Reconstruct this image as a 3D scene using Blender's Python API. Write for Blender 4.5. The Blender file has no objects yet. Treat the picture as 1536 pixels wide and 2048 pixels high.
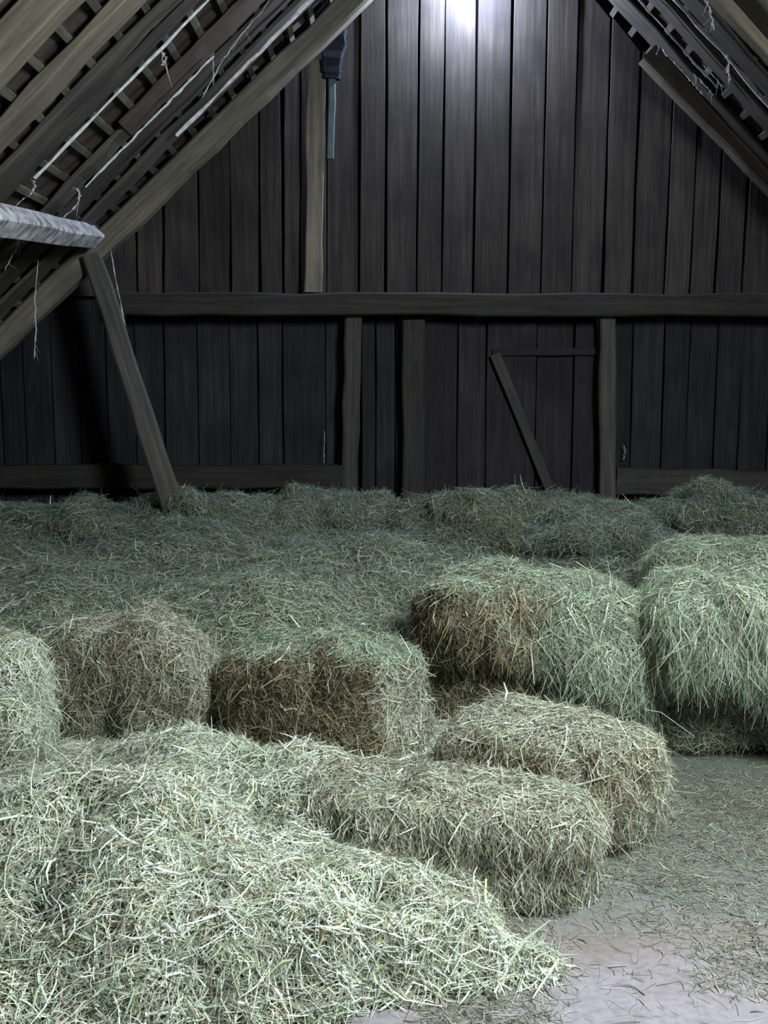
import bpy, math, random
import numpy as np
from mathutils import Vector, Matrix

# ------------------------------------------------------------------ camera, world, lights, exposure
S = bpy.context.scene
C = S.collection
F = 2100.0                       # focal length in pixels of the 1536 x 2048 frame
HZ = 760.0                       # pixel row of the horizon
CAMZ = 1.67
PITCH = math.atan((1024.0 - HZ) / F)
CP, SP = math.cos(PITCH), math.sin(PITCH)

cam_d = bpy.data.cameras.new('camera')
cam_d.sensor_fit = 'VERTICAL'
cam_d.sensor_height = 24.0
cam_d.lens = 24.0 * F / 2048.0
cam_d.clip_start = 0.05
cam = bpy.data.objects.new('camera', cam_d)
C.objects.link(cam)
cam.location = (0, 0, CAMZ)
cam.rotation_euler = (math.pi / 2 - PITCH, 0, 0)
S.camera = cam

W = bpy.data.worlds.new('sky'); S.world = W
W.use_nodes = True
W.node_tree.nodes['Background'].inputs[0].default_value = (0.62, 0.72, 1.0, 1)
W.node_tree.nodes['Background'].inputs[1].default_value = 0.045

def area(name, loc, target, sx, sy, power, col):
    d = bpy.data.lights.new(name, 'AREA'); d.shape = 'RECTANGLE'
    d.size = sx; d.size_y = sy; d.energy = power; d.color = col
    o = bpy.data.objects.new(name, d); C.objects.link(o)
    o.location = loc
    o.rotation_euler = (Vector(target) - Vector(loc)).to_track_quat('-Z', 'Y').to_euler()
    return o
# area light standing in for an unseen hatch in the right roof slope, above and right of the picture
area('roof_hatch_daylight', (2.3, 2.1, 3.45), (-0.2, 3.3, 0.4), 1.3, 1.3, 580.0, (0.87, 0.97, 0.985))

S.view_settings.view_transform = 'Standard'
S.view_settings.look = 'None'
S.view_settings.gamma = 1.0
S.view_settings.use_curve_mapping = False
S.view_settings.exposure = 0.0

# ------------------------------------------------------------------ projection helpers
def ray(px, py):
    a = (px - 768.0) / F; b = (1024.0 - py) / F
    return Vector((a, CP + b * SP, -SP + b * CP))
def P(px, py, Y):                # point at depth Y seen at the pixel
    r = ray(px, py); return Vector((r.x * Y / r.y, Y, CAMZ + r.z * Y / r.y))
def PZ(px, py, z):               # point at height z seen at the pixel
    r = ray(px, py); t = (z - CAMZ) / r.z
    return Vector((r.x * t, r.y * t, z))
def proj(p):
    d = p[1] * CP - (p[2] - CAMZ) * SP
    u = p[1] * SP + (p[2] - CAMZ) * CP
    return 768 + F * p[0] / d, 1024 - F * u / d

rng = np.random.default_rng(7)
random.seed(7)

# ------------------------------------------------------------------ vectorised noise
_lat = np.random.default_rng(3).random((32, 32, 32)).astype(np.float64) * 2 - 1
def vnoise(p):
    p = np.asarray(p, float)
    i = np.floor(p).astype(int); f = p - i; f = f * f * (3 - 2 * f)
    out = 0
    for dx in (0, 1):
        wx = f[:, 0] if dx else 1 - f[:, 0]
        for dy in (0, 1):
            wy = f[:, 1] if dy else 1 - f[:, 1]
            for dz in (0, 1):
                wz = f[:, 2] if dz else 1 - f[:, 2]
                out = out + wx * wy * wz * _lat[(i[:, 0] + dx) % 32, (i[:, 1] + dy) % 32, (i[:, 2] + dz) % 32]
    return out
def fbm(p, o=3):
    p = np.asarray(p, float); a = 1.0; r = 0
    for k in range(o):
        r = r + a * vnoise(p * 2 ** k + 17.3 * k); a *= 0.5
    return r

# ------------------------------------------------------------------ materials
def new_mat(name):
    m = bpy.data.materials.new(name); m.use_nodes = True
    nt = m.node_tree; nt.nodes.clear()
    return m, nt, nt.nodes, nt.links
def nd(N, t, **k):
    n = N.new(t)
    for a, v in k.items(): setattr(n, a, v)
    return n
def ramp(N, stops):
    r = N.new('ShaderNodeValToRGB'); e = r.color_ramp.elements
    while len(e) < len(stops): e.new(0.5)
    for i, (p, c) in enumerate(stops):
        e[i].position = p; e[i].color = (*c, 1)
    return r

def wood(name, dark, mid, light, stain=0.5, rough=0.8, bump=0.5, stain_col=(0.02, 0.02, 0.026)):
    """weathered timber, grain along the local X axis"""
    m, nt, N, L = new_mat(name)
    out = N.new('ShaderNodeOutputMaterial'); b = N.new('ShaderNodeBsdfPrincipled')
    tc = N.new('ShaderNodeTexCoord'); oi = N.new('ShaderNodeObjectInfo')
    off = nd(N, 'ShaderNodeVectorMath', operation='SCALE'); off.inputs[3].default_value = 37.0
    cmb = N.new('ShaderNodeCombineXYZ')
    for k in range(3): L.new(oi.outputs['Random'], cmb.inputs[k])
    L.new(cmb.outputs[0], off.inputs[0])
    add = nd(N, 'ShaderNodeVectorMath', operation='ADD')
    L.new(tc.outputs['Object'], add.inputs[0]); L.new(off.outputs[0], add.inputs[1])
    mp = N.new('ShaderNodeMapping'); mp.inputs['Scale'].default_value = (1.6, 34, 34)
    L.new(add.outputs[0], mp.inputs[0])
    n1 = N.new('ShaderNodeTexNoise'); n1.inputs['Scale'].default_value = 1.0
    n1.inputs['Detail'].default_value = 6; n1.inputs['Roughness'].default_value = 0.65
    L.new(mp.outputs[0], n1.inputs['Vector'])
    r1 = ramp(N, [(0.28, dark), (0.5, mid), (0.74, light)])
    L.new(n1.outputs['Fac'], r1.inputs[0])
    n2 = N.new('ShaderNodeTexNoise'); n2.inputs['Scale'].default_value = 2.6
    n2.inputs['Detail'].default_value = 4
    L.new(add.outputs[0], n2.inputs['Vector'])
    r2 = ramp(N, [(0.42, (0, 0, 0)), (0.7, (1, 1, 1))]); L.new(n2.outputs['Fac'], r2.inputs[0])
    sm = nd(N, 'ShaderNodeMath', operation='MULTIPLY'); sm.inputs[1].default_value = stain
    L.new(r2.outputs[0], sm.inputs[0])
    mx = nd(N, 'ShaderNodeMix', data_type='RGBA'); L.new(sm.outputs[0], mx.inputs[0])
    L.new(r1.outputs[0], mx.inputs[6]); mx.inputs[7].default_value = (*stain_col, 1)
    # each board a little lighter or darker
    hsv = N.new('ShaderNodeHueSaturation')
    mr = N.new('ShaderNodeMapRange'); mr.inputs[3].default_value = 0.72; mr.inputs[4].default_value = 1.28
    L.new(oi.outputs['Random'], mr.inputs[0]); L.new(mr.outputs[0], hsv.inputs['Value'])
    L.new(mx.outputs[2], hsv.inputs['Color'])
    L.new(hsv.outputs[0], b.inputs['Base Color'])
    b.inputs['Roughness'].default_value = rough
    b.inputs['Specular IOR Level'].default_value = 0.25
    bp = N.new('ShaderNodeBump'); bp.inputs['Strength'].default_value = bump; bp.inputs['Distance'].default_value = 0.006
    L.new(n1.outputs['Fac'], bp.inputs['Height']); L.new(bp.outputs[0], b.inputs['Normal'])
    L.new(b.outputs[0], out.inputs[0])
    return m

def plain(name, c1, c2, scale=8.0, rough=0.85, bump=0.3, bd=0.01, detail=5):
    m, nt, N, L = new_mat(name)
    out = N.new('ShaderNodeOutputMaterial'); b = N.new('ShaderNodeBsdfPrincipled')
    tc = N.new('ShaderNodeTexCoord'); n1 = N.new('ShaderNodeTexNoise')
    n1.inputs['Scale'].default_value = scale; n1.inputs['Detail'].default_value = detail
    L.new(tc.outputs['Object'], n1.inputs['Vector'])
    r = ramp(N, [(0.3, c1), (0.7, c2)]); L.new(n1.outputs['Fac'], r.inputs[0])
    L.new(r.outputs[0], b.inputs['Base Color']); b.inputs['Roughness'].default_value = rough
    b.inputs['Specular IOR Level'].default_value = 0.2
    bp = N.new('ShaderNodeBump'); bp.inputs['Strength'].default_value = bump; bp.inputs['Distance'].default_value = bd
    L.new(n1.outputs['Fac'], bp.inputs['Height']); L.new(bp.outputs[0], b.inputs['Normal'])
    L.new(b.outputs[0], out.inputs[0])
    return m

def hay_mat(name):
    """blades: colour from the strand's own tint, a little light passes through"""
    m, nt, N, L = new_mat(name)
    out = N.new('ShaderNodeOutputMaterial')
    at = N.new('ShaderNodeAttribute'); at.attribute_name = 'tint'
    d = N.new('ShaderNodeBsdfPrincipled'); d.inputs['Roughness'].default_value = 0.55
    d.inputs['Specular IOR Level'].default_value = 0.35
    t = N.new('ShaderNodeBsdfTranslucent'); mx = N.new('ShaderNodeMixShader'); mx.inputs[0].default_value = 0.22
    L.new(at.outputs['Color'], d.inputs['Base Color']); L.new(at.outputs['Color'], t.inputs['Color'])
    L.new(d.outputs[0], mx.inputs[1]); L.new(t.outputs[0], mx.inputs[2]); L.new(mx.outputs[0], out.inputs[0])
    return m

def floor_mat():
    m, nt, N, L = new_mat('packed_floor')
    out = N.new('ShaderNodeOutputMaterial'); b = N.new('ShaderNodeBsdfPrincipled')
    tc = N.new('ShaderNodeTexCoord')
    n1 = N.new('ShaderNodeTexNoise'); n1.inputs['Scale'].default_value = 1.7; n1.inputs['Detail'].default_value = 6
    n2 = N.new('ShaderNodeTexNoise'); n2.inputs['Scale'].default_value = 38; n2.inputs['Detail'].default_value = 5
    for n in (n1, n2): L.new(tc.outputs['Object'], n.inputs['Vector'])
    # bare pale floor towards the door, a film of trodden hay dust nearer the bales
    sx = N.new('ShaderNodeSeparateXYZ'); L.new(tc.outputs['Object'], sx.inputs[0])
    wob = nd(N, 'ShaderNodeMath', operation='MULTIPLY_ADD'); wob.inputs[1].default_value = 1.1; L.new(n1.outputs['Fac'], wob.inputs[0])
    L.new(sx.outputs['Y'], wob.inputs[2])
    mr = N.new('ShaderNodeMapRange'); mr.inputs[1].default_value = 3.05; mr.inputs[2].default_value = 4.7
    L.new(wob.outputs[0], mr.inputs[0])
    r1 = ramp(N, [(0.10, (0.25, 0.222, 0.245)), (0.26, (0.20, 0.168, 0.16)), (0.45, (0.15, 0.155, 0.145)), (0.8, (0.095, 0.105, 0.082))])
    L.new(mr.outputs[0], r1.inputs[0])
    r2 = ramp(N, [(0.3, (0.62, 0.62, 0.62)), (0.62, (1, 1, 1))]); L.new(n2.outputs['Fac'], r2.inputs[0])
    mx = nd(N, 'ShaderNodeMix', data_type='RGBA', blend_type='MULTIPLY'); mx.inputs[0].default_value = 0.7
    L.new(r1.outputs[0], mx.inputs[6]); L.new(r2.outputs[0], mx.inputs[7])
    L.new(mx.outputs[2], b.inputs['Base Color'])
    b.inputs['Roughness'].default_value = 0.62; b.inputs['Specular IOR Level'].default_value = 0.3
    bp = N.new('ShaderNodeBump'); bp.inputs['Strength'].default_value = 0.25; bp.inputs['Distance'].default_value = 0.008
    L.new(n2.outputs['Fac'], bp.inputs['Height']); L.new(bp.outputs[0], b.inputs['Normal'])
    L.new(b.outputs[0], out.inputs[0])
    return m

M = {}
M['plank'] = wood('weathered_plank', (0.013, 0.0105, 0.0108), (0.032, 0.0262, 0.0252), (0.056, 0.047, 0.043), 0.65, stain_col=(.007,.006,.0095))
M['plank_shaded'] = wood('shaded_plank', (0.006, 0.0052, 0.0085), (0.0145, 0.0128, 0.018), (0.028, 0.0255, 0.032), 0.7, stain_col=(.0025,.0022,.006))  # shade below the tie beam is put into the colour of these boards
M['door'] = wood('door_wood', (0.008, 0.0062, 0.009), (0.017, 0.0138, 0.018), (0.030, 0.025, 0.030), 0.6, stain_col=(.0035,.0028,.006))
M['beam'] = wood('hewn_timber', (0.056, 0.049, 0.038), (0.110, 0.097, 0.077), (0.17, 0.15, 0.12), 0.4)
M['post'] = wood('post_timber', (0.024, 0.022, 0.020), (0.046, 0.042, 0.038), (0.075, 0.069, 0.061), 0.35)
M['tie'] = wood('tie_timber', (0.009, 0.0077, 0.0068), (0.019, 0.0162, 0.014), (0.032, 0.028, 0.024), 0.4)
M['rafter'] = wood('rafter_timber', (0.065, 0.055, 0.040), (0.125, 0.108, 0.080), (0.185, 0.162, 0.122), 0.35)
M['board'] = wood('roof_board', (0.028, 0.024, 0.022), (0.058, 0.050, 0.045), (0.092, 0.08, 0.07), 0.45)
M['red'] = wood('reddish_board', (0.045, 0.032, 0.026), (0.085, 0.060, 0.048), (0.12, 0.088, 0.07), 0.4)
M['batten'] = wood('batten_wood', (0.05, 0.046, 0.038), (0.092, 0.086, 0.07), (0.13, 0.12, 0.10), 0.4)
M['dust'] = plain('lit_dusty_lath', (0.36, 0.37, 0.38), (0.66, 0.68, 0.70), 30, 0.9, 0.5, 0.004)  # pale colour paints lit edges into the laths, along with some dust
M['lit_pale'] = plain('lit_pale_beam', (0.07, 0.068, 0.075), (0.52, 0.52, 0.565), 14, 0.9, 0.4, 0.006, 8)  # whiteness of the light on the purlin is put into this colour
M['tile'] = plain('clay_tile', (0.03, 0.024, 0.022), (0.07, 0.053, 0.046), 7, 0.9, 0.3, 0.01)
M['dark'] = plain('dark_backing', (0.006, 0.006, 0.01), (0.012, 0.011, 0.015), 4)
M['web'] = plain('cobweb_dust', (0.18, 0.18, 0.19), (0.34, 0.34, 0.35), 60)
M['floor'] = floor_mat()
M['hay'] = hay_mat('hay_blade')
M['core'] = plain('packed_hay', (0.035, 0.038, 0.022), (0.14, 0.135, 0.082), 45, 0.95, 1.0, 0.03)
M['handle'] = plain('blue_painted_handle', (0.05, 0.075, 0.085), (0.075, 0.10, 0.11), 20, 0.6)
M['bristle'] = plain('black_bristle', (0.006, 0.008, 0.014), (0.016, 0.018, 0.028), 90, 0.9)
M['iron'] = plain('dark_iron', (0.02, 0.02, 0.022), (0.05, 0.045, 0.045), 40, 0.6)
M['litterblue'] = plain('pale_blue_scrap', (0.42, 0.58, 0.72), (0.55, 0.70, 0.84), 20, 0.5)
m, nt, N, L = new_mat('lamp_glass')
o_ = N.new('ShaderNodeOutputMaterial'); e_ = N.new('ShaderNodeEmission')
e_.inputs[0].default_value = (0.72, 0.82, 1.0, 1); e_.inputs[1].default_value = 2600.0
L.new(e_.outputs[0], o_.inputs[0]); M['glow'] = m

# ------------------------------------------------------------------ object helpers
def link(name, me, mat=None, parent=None, matrix=None):
    o = bpy.data.objects.new(name, me); C.objects.link(o)
    if mat is not None and me is not None and not me.materials: me.materials.append(mat)
    if parent is not None: o.parent = parent
    if matrix is not None: o.matrix_world = matrix
    return o
def tag(o, label, cat, group=None):
    o['label'] = label; o['category'] = cat
    if group: o['group'] = group
    return o
def struct(o, label=None):
    o['kind'] = 'structure'
    if label: o['label'] = label
    return o
def empty(name, loc=(0, 0, 0), rz=0.0):
    o = bpy.data.objects.new(name, None); C.objects.link(o)
    o.location = loc; o.rotation_euler = (0, 0, rz); o.empty_display_size = 0.1
    bpy.context.view_layer.update()
    return o
def mesh(name, v, f):
    me = bpy.data.meshes.new(name); me.from_pydata([tuple(p) for p in v], [], f); me.update()
    return me
def sections(name, secs, smooth=False):
    """loft of equally sized closed rings, capped"""
    v = [p for s in secs for p in s]; n = len(secs[0]); f = []
    for i in range(len(secs) - 1):
        for k in range(n):
            a, b = i * n + k, i * n + (k + 1) % n
            f.append((a, b, b + n, a + n))
    f.append(tuple(range(n))[::-1]); f.append(tuple((len(secs) - 1) * n + k for k in range(n)))
    me = mesh(name, v, f)
    if smooth:
        for p in me.polygons: p.use_smooth = True
    return me
def frame(p0, p1, up):
    x = (Vector(p1) - Vector(p0)); Ln = x.length; x.normalize()
    z = Vector(up); z = (z - x * z.dot(x)).normalized(); y = z.cross(x)
    m = Matrix((x, y, z)).transposed().to_4x4(); m.translation = Vector(p0)
    return m, Ln
def beam(name, p0, p1, w, h, mat, up=(0, 0, 1), parent=None, seg=9, rough=0.006, bev=0.012, seed=0, wave=0.0, w1=None, h1=None):
    """hewn timber from p0 to p1 (centre line); w across, h along up; bevelled edges, uneven faces"""
    m, Ln = frame(p0, p1, up)
    r = np.random.default_rng(seed + 11); secs = []
    w1 = w if w1 is None else w1; h1 = h if h1 is None else h1
    for i in range(seg + 1):
        s = i / seg
        a, b = (w + (w1 - w) * s) / 2, (h + (h1 - h) * s) / 2
        j = r.normal(0, rough, 6)
        oy, oz = j[4] * 0.7 + wave * math.sin(s * 9 + seed), j[5] * 0.7 + wave * math.cos(s * 7 + seed)
        c = min(bev, a * 0.45, b * 0.45)
        yl, yh, zl, zh = -a + j[0], a + j[1], -b + j[2], b + j[3]
        ring = [(yl + c, zl), (yh - c, zl), (yh, zl + c), (yh, zh - c), (yh - c, zh), (yl + c, zh), (yl, zh - c), (yl, zl + c)]
        secs.append([(s * Ln, y + oy, z + oz) for y, z in ring])
    return link(name, sections(name, secs), mat, parent, m)

def plank(name, x0, x1, zb, zt0, zt1, yf, th, mat, parent, seed, lean=0.0, seg=7, yt=None):
    """upright board: local X is up; edges a little uneven; the top may be cut on a slope"""
    r = np.random.default_rng(seed + 500); secs = []
    jl, jr = np.cumsum(r.normal(0, 0.0022, seg + 1)), np.cumsum(r.normal(0, 0.0022, seg + 1))
    jl -= jl.mean(); jr -= jr.mean()
    yt = r.normal(0, 0.006) if yt is None else yt
    for i in range(seg + 1):
        s = i / seg
        xa, xb = x0 + jl[i] + lean * s, x1 + jr[i] + lean * s
        za, zb_ = zb + (zt0 - zb) * s, zb + (zt1 - zb) * s
        y = yf + yt * s
        c = 0.003
        secs.append([(za, -(xa), y + c), (za, -(xa + c), y), (zb_, -(xb - c), y), (zb_, -(xb), y + c), (zb_, -xb, y + th), (za, -xa, y + th)])
    # local axes: X -> world Z, Y -> world -X, Z -> world Y
    cx, cz = (x0 + x1) / 2, zb
    secs = [[(p[0] - cz, p[1] + cx, p[2] - yf) for p in s] for s in secs]
    m = Matrix(((0, -1, 0, cx), (0, 0, 1, yf), (1, 0, 0, cz), (0, 0, 0, 1)))
    return link(name, sections(name, secs), mat, parent, m)

# ------------------------------------------------------------------ barn geometry
RX, RZ = P(960, -245, 7.55).x, P(960, -245, 7.55).z          # underside ridge line
YW = 7.92                                                    # face of the upper boarding
YL = 8.02                                                    # face of the lower boarding (set back)
PT = {-1: math.atan(0.955), 1: math.atan(1.03)}              # pitch of the two slopes
def roofz(X): return RZ - abs(X - RX) * math.tan(PT[1 if X > RX else -1])

# floor
g = 40
fl = link('floor', mesh('floor', [(-6, -3, 0), (7, -3, 0), (7, 8.3, 0), (-6, 8.3, 0), (-6, -3, -0.2), (7, -3, -0.2), (7, 8.3, -0.2), (-6, 8.3, -0.2)],
          [(0, 1, 2, 3), (7, 6, 5, 4), (0, 4, 5, 1), (1, 5, 6, 2), (2, 6, 7, 3), (3, 7, 4, 0)]), M['floor'])
struct(fl, 'pale packed floor strewn with hay')

# back wall: dark backing plus one object per board
zt = RZ + 0.28
hw = zt / 0.955
wall = link('wall_back', sections('wall_back', [[(RX - hw, 8.10, 0), (RX + hw, 8.10, 0), (RX, 8.10, zt)], [(RX - hw, 8.2, 0), (RX + hw, 8.2, 0), (RX, 8.2, zt)]]), M['dark'])
struct(wall, 'gable wall of dark weathered upright boards')

TIE_T, TIE_B = P(768, 586, 7.78).z, P(768, 631, 7.78).z
up_x = [-130, -65, 0, 68, 138, 205, 272, 327, 398, 461, 519, 566, 600, 652, 716, 770, 833, 883, 945, 1015, 1082, 1142, 1205, 1265, 1330, 1380, 1430, 1485, 1540, 1600, 1660, 1720]
zb = P(768, 592, YW).z
for i in range(len(up_x) - 1):
    a, b = P(up_x[i], 560, YW).x, P(up_x[i + 1], 560, YW).x
    gap = [0.010, 0.016, 0.024, 0.013][(i * 7) % 4]
    lean = 0.02 if i > 10 else 0.008
    ra, rb = roofz(a) + 0.22, roofz(b) + 0.22
    if min(ra, rb) < zb + .06: continue
    plank('plank', a + gap / 2, b - gap / 2, zb, ra, rb, YW + (0.012 if i % 2 else 0.0) + random.uniform(-.004, .004), 0.026, M['plank'], wall, i, lean)
# ends of boards hidden behind the low ones
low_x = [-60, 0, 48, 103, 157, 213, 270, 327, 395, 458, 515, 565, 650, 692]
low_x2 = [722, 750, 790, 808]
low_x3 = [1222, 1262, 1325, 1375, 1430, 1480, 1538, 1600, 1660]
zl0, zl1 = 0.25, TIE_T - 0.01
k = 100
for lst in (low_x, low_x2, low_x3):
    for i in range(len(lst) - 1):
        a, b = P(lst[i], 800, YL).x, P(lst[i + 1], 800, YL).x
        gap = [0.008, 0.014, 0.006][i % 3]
        plank('plank', a + gap / 2, b - gap / 2, zl0, zl1, zl1, YL + (0.012 if i % 2 else 0.0), 0.026, M['plank_shaded'], wall, k, 0.006); k += 1

# door between the posts: boards, top rail, diagonal brace
door = empty('door_1', (P(1020, 975, YL).x, YL, 0.3)); struct(door, 'dark boarded door with a diagonal brace')
dzt = P(1000, 645, YL).z
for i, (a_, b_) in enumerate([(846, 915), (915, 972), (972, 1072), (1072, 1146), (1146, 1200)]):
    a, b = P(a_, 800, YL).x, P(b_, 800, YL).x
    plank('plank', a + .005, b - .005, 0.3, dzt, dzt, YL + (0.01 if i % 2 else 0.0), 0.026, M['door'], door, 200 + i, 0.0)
bpy.context.view_layer.update()
beam('rail', P(985, 705, YL - .02), P(1196, 703, YL - .02), 0.03, 0.055, M['door'], parent=door, seed=3, rough=.002, bev=.004)
beam('brace', P(990, 708, YL - .05), P(1108, 1000, YL - .05), 0.075, 0.03, M['post'], up=(0, -1, 0), parent=door, seed=4, rough=.002, bev=.004)

# ------------------------------------------------------------------ frame timbers
t = beam('tie_beam', P(236, 608, 7.84), P(1700, 612, 7.84), 0.16, TIE_T - TIE_B, M['tie'], seed=5, rough=.004, seg=16)
tag(t, 'long dark horizontal beam across the gable wall at mid height', 'beam')
def post(pxt, pyt, pxb, pyb, w, d, Y, mat, label, name='wall_post', zbase=0.0, seed=0):
    top, bot = P(pxt, pyt, Y), P(pxb, pyb, Y)
    dirv = (top - bot); bot = top - dirv * ((top.z - zbase) / dirv.z)
    o = beam(name, bot, top, w, d, mat, up=(0, -1, 0), seed=seed, rough=.004, seg=10)
    return tag(o, label, 'post')
post(707, 632, 700, 965, 0.122, 0.12, 7.90, M['post'], 'slim upright post under the beam, left of the door', seed=21)
post(827, 640, 827, 980, 0.165, 0.10, 7.94, M['tie'], 'wide door jamb post, brownish, left edge of the boarded door', seed=22)
post(1212, 630, 1213, 985, 0.122, 0.12, 7.90, M['post'], 'upright post under the beam, right of the braced door', seed=23)
# board hung on the upper wall
b0, b1 = P(627, 585, 7.83), P(633, 120, 7.83)
t = beam('wall_board', b0, b1, 0.125, 0.05, M['beam'], up=(0, -1, 0), seed=24, rough=.003, bev=.005)
tag(t, 'pale upright board standing on the beam, below the left rafter', 'board')
# bottom rails
t = beam('bottom_rail', P(-120, 952, 7.92), P(690, 953, 7.92), 0.14, 0.18, M['tie'], seed=25, seg=12)
tag(t, 'dark horizontal rail low on the wall, left of the door', 'beam')
t = beam('bottom_rail', P(1230, 963, 7.92), P(1720, 966, 7.92), 0.14, 0.19, M['post'], seed=26, seg=10)
tag(t, 'grey-brown horizontal rail low on the wall, right of the door', 'beam')
# principal rafters
nl = Vector((1, 0, -1)).normalized()       # away from the roof, left slope
nr = Vector((-1, 0, -1)).normalized()
t = beam('principal_rafter', P(-190, 868, 7.55), P(738, -27, 7.55), 0.13, 0.158, M['beam'], up=nl, seed=31, rough=.006, seg=18, bev=.016)
tag(t, 'long sloping rafter crossing the left half of the gable wall', 'rafter')
t = beam('principal_rafter', P(1296, 106, 7.6), P(1720, 542, 7.6), 0.12, 0.158, M['beam'], up=nr, seed=32, rough=.005, seg=10, bev=.014)
tag(t, 'short sloping rafter in front of the gable wall, upper right', 'rafter')
# leaning strut
top, bot = P(186, 512, 7.5), P(336, 985, 7.2)
bot2 = bot + (bot - top) * 0.25
t = beam('leaning_strut', bot2, top, 0.15, 0.14, M['post'], up=(0.2, -1, 0), seed=33, rough=.004, seg=10, bev=.014, w1=0.135)
tag(t, 'leaning grey strut from the hay up to the left rafter', 'strut')
# purlin at the left edge, its lit whiteness painted into the colour
CB0, CB1 = P(0, 440, 5.25), P(186, 474, 7.36)
t = beam('purlin', CB1 + (CB0 - CB1) * 1.35, CB1, 0.125, 0.13, M['lit_pale'], up=(-0.72, 0, 0.69), seed=34, rough=.003, seg=6, bev=.012)
tag(t, 'whitish purlin with light painted in, at the left edge, running back to the rafter', 'beam')

# ------------------------------------------------------------------ roof: tiles on battens, boards and rafters below
# plane coordinates: u along the barn (world Y), s down the slope from the ridge, n away from the room
def rp(side, y, s, n):
    c, d = math.cos(PT[side]), math.sin(PT[side])
    return Vector((RX + side * (s * c + n * d), y, RZ - s * d + n * c))
def rup(side): return (side * math.sin(PT[side]), 0, math.cos(PT[side]))
GAUGE = 0.19
SL = 7.0
tile_me = {}
def tile_mesh(v):
    r = np.random.default_rng(v); w, ln, th = 0.174, 0.285, 0.014
    secs = []
    for i in range(4):
        s = i / 3; cb = 0.004 * math.sin(s * math.pi)
        e = r.normal(0, .0015, 4)
        secs.append([(s * ln, -w / 2 + e[0], 0 + e[2]), (s * ln, 0, .004 + cb), (s * ln, w / 2 + e[1], 0 + e[3]), (s * ln, w / 2 + e[1], th), (s * ln, 0, th + .004 + cb), (s * ln, -w / 2 + e[0], th)])
    v_ = [p for s in secs for p in s]; f = []
    for i in range(3):
        for k in range(6):
            a, b = i * 6 + k, i * 6 + (k + 1) % 6; f.append((a, b, b + 6, a + 6))
    f += [tuple(range(6))[::-1], tuple(18 + k for k in range(6))]
    # hanging nib
    b0 = len(v_)
    for z in (-.022, .002):
        v_ += [(.01, -.018, z), (.03, -.018, z), (.03, .018, z), (.01, .018, z)]
    f += [(b0, b0 + 3, b0 + 2, b0 + 1), (b0, b0 + 1, b0 + 5, b0 + 4), (b0 + 1, b0 + 2, b0 + 6, b0 + 5), (b0 + 2, b0 + 3, b0 + 7, b0 + 6), (b0 + 3, b0, b0 + 4, b0 + 7)]
    return v_, f
tiles = [tile_mesh(i) for i in range(4)]
tile_meshes = []
for i in range(4):
    me = mesh('tile', *tiles[i]); me.materials.append(M['tile']); tile_meshes.append(me)
bpy.context.view_layer.update()

def roof(side, name, label):
    sheet = [rp(side, y, s, n) for n in (0.30, 0.34) for (y, s) in ((-1.5, -0.02), (8.25, -0.02), (8.25, SL), (-1.5, SL))]
    o = link(name, mesh(name, sheet, [(0, 1, 2, 3), (7, 6, 5, 4), (0, 4, 5, 1), (1, 5, 6, 2), (2, 6, 7, 3), (3, 7, 4, 0)]), M['dark'])
    struct(o, label)
    # battens
    nb = int(SL / GAUGE)
    for i in range(nb):
        s = 0.10 + i * GAUGE
        p0, p1 = rp(side, -1.4, s, 0.172), rp(side, 7.88, s, 0.172)
        x1, y1 = proj(rp(side, 3.4, s, .17)); x2, y2 = proj(rp(side, 7.6, s, .17))
        if max(y1, y2) < -250 or min(y1, y2) > 900: continue
        beam('batten', p0, p1, 0.042, 0.026, M['batten'], up=rup(side), parent=o, seg=12, rough=.0016, bev=.003, seed=i + 700)
    # tiles
    cand = []
    ncol = int((7.8 + 1.3) / 0.18)
    for i in range(nb):
        for c in range(ncol):
            y = -1.3 + c * 0.18 + (0.09 if i % 2 else 0.0)
            s = 0.07 + i * GAUGE
            p = rp(side, y, s + .1, 0.2)
            if y < 1.0: continue
            x_, y_ = proj(p)
            vis = -60 < x_ < 1596 and -60 < y_ < 760
            cand.append((not vis, p.y, s, y))
    cand.sort()
    bv, bf = [], []
    cnt = 0
    for nv, _, s, y in cand:
        up = Vector(rup(side)); ax = Vector((side * up.z, 0, -abs(up.x)))
        ax = (ax + up * 0.05).normalized()
        up2 = (up - ax * up.dot(ax)).normalized(); yy = up2.cross(ax)
        m = Matrix((ax, yy, up2)).transposed().to_4x4()
        m.translation = rp(side, y + random.uniform(-.004, .004), s + random.uniform(-.006, .006), 0.188)
        if cnt < 300 and not nv:
            t_ = link('tile', tile_meshes[cnt % 4], None, o); t_.matrix_world = m; cnt += 1
        else:
            v_, f_ = tiles[len(bv) % 4]; b0 = len(bv)
            bv += [tuple(m @ Vector(p)) for p in v_]; bf += [tuple(k + b0 for k in fc) for fc in f_]
    if bv:
        r_ = link('tile_rows', mesh('tile_rows', bv, bf), M['tile'], o); r_['kind'] = 'stuff'
    return o
rl = roof(-1, 'ceiling_left', 'underside of the left tiled roof slope')
rr = roof(1, 'ceiling_right', 'underside of the right tiled roof slope')

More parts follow.
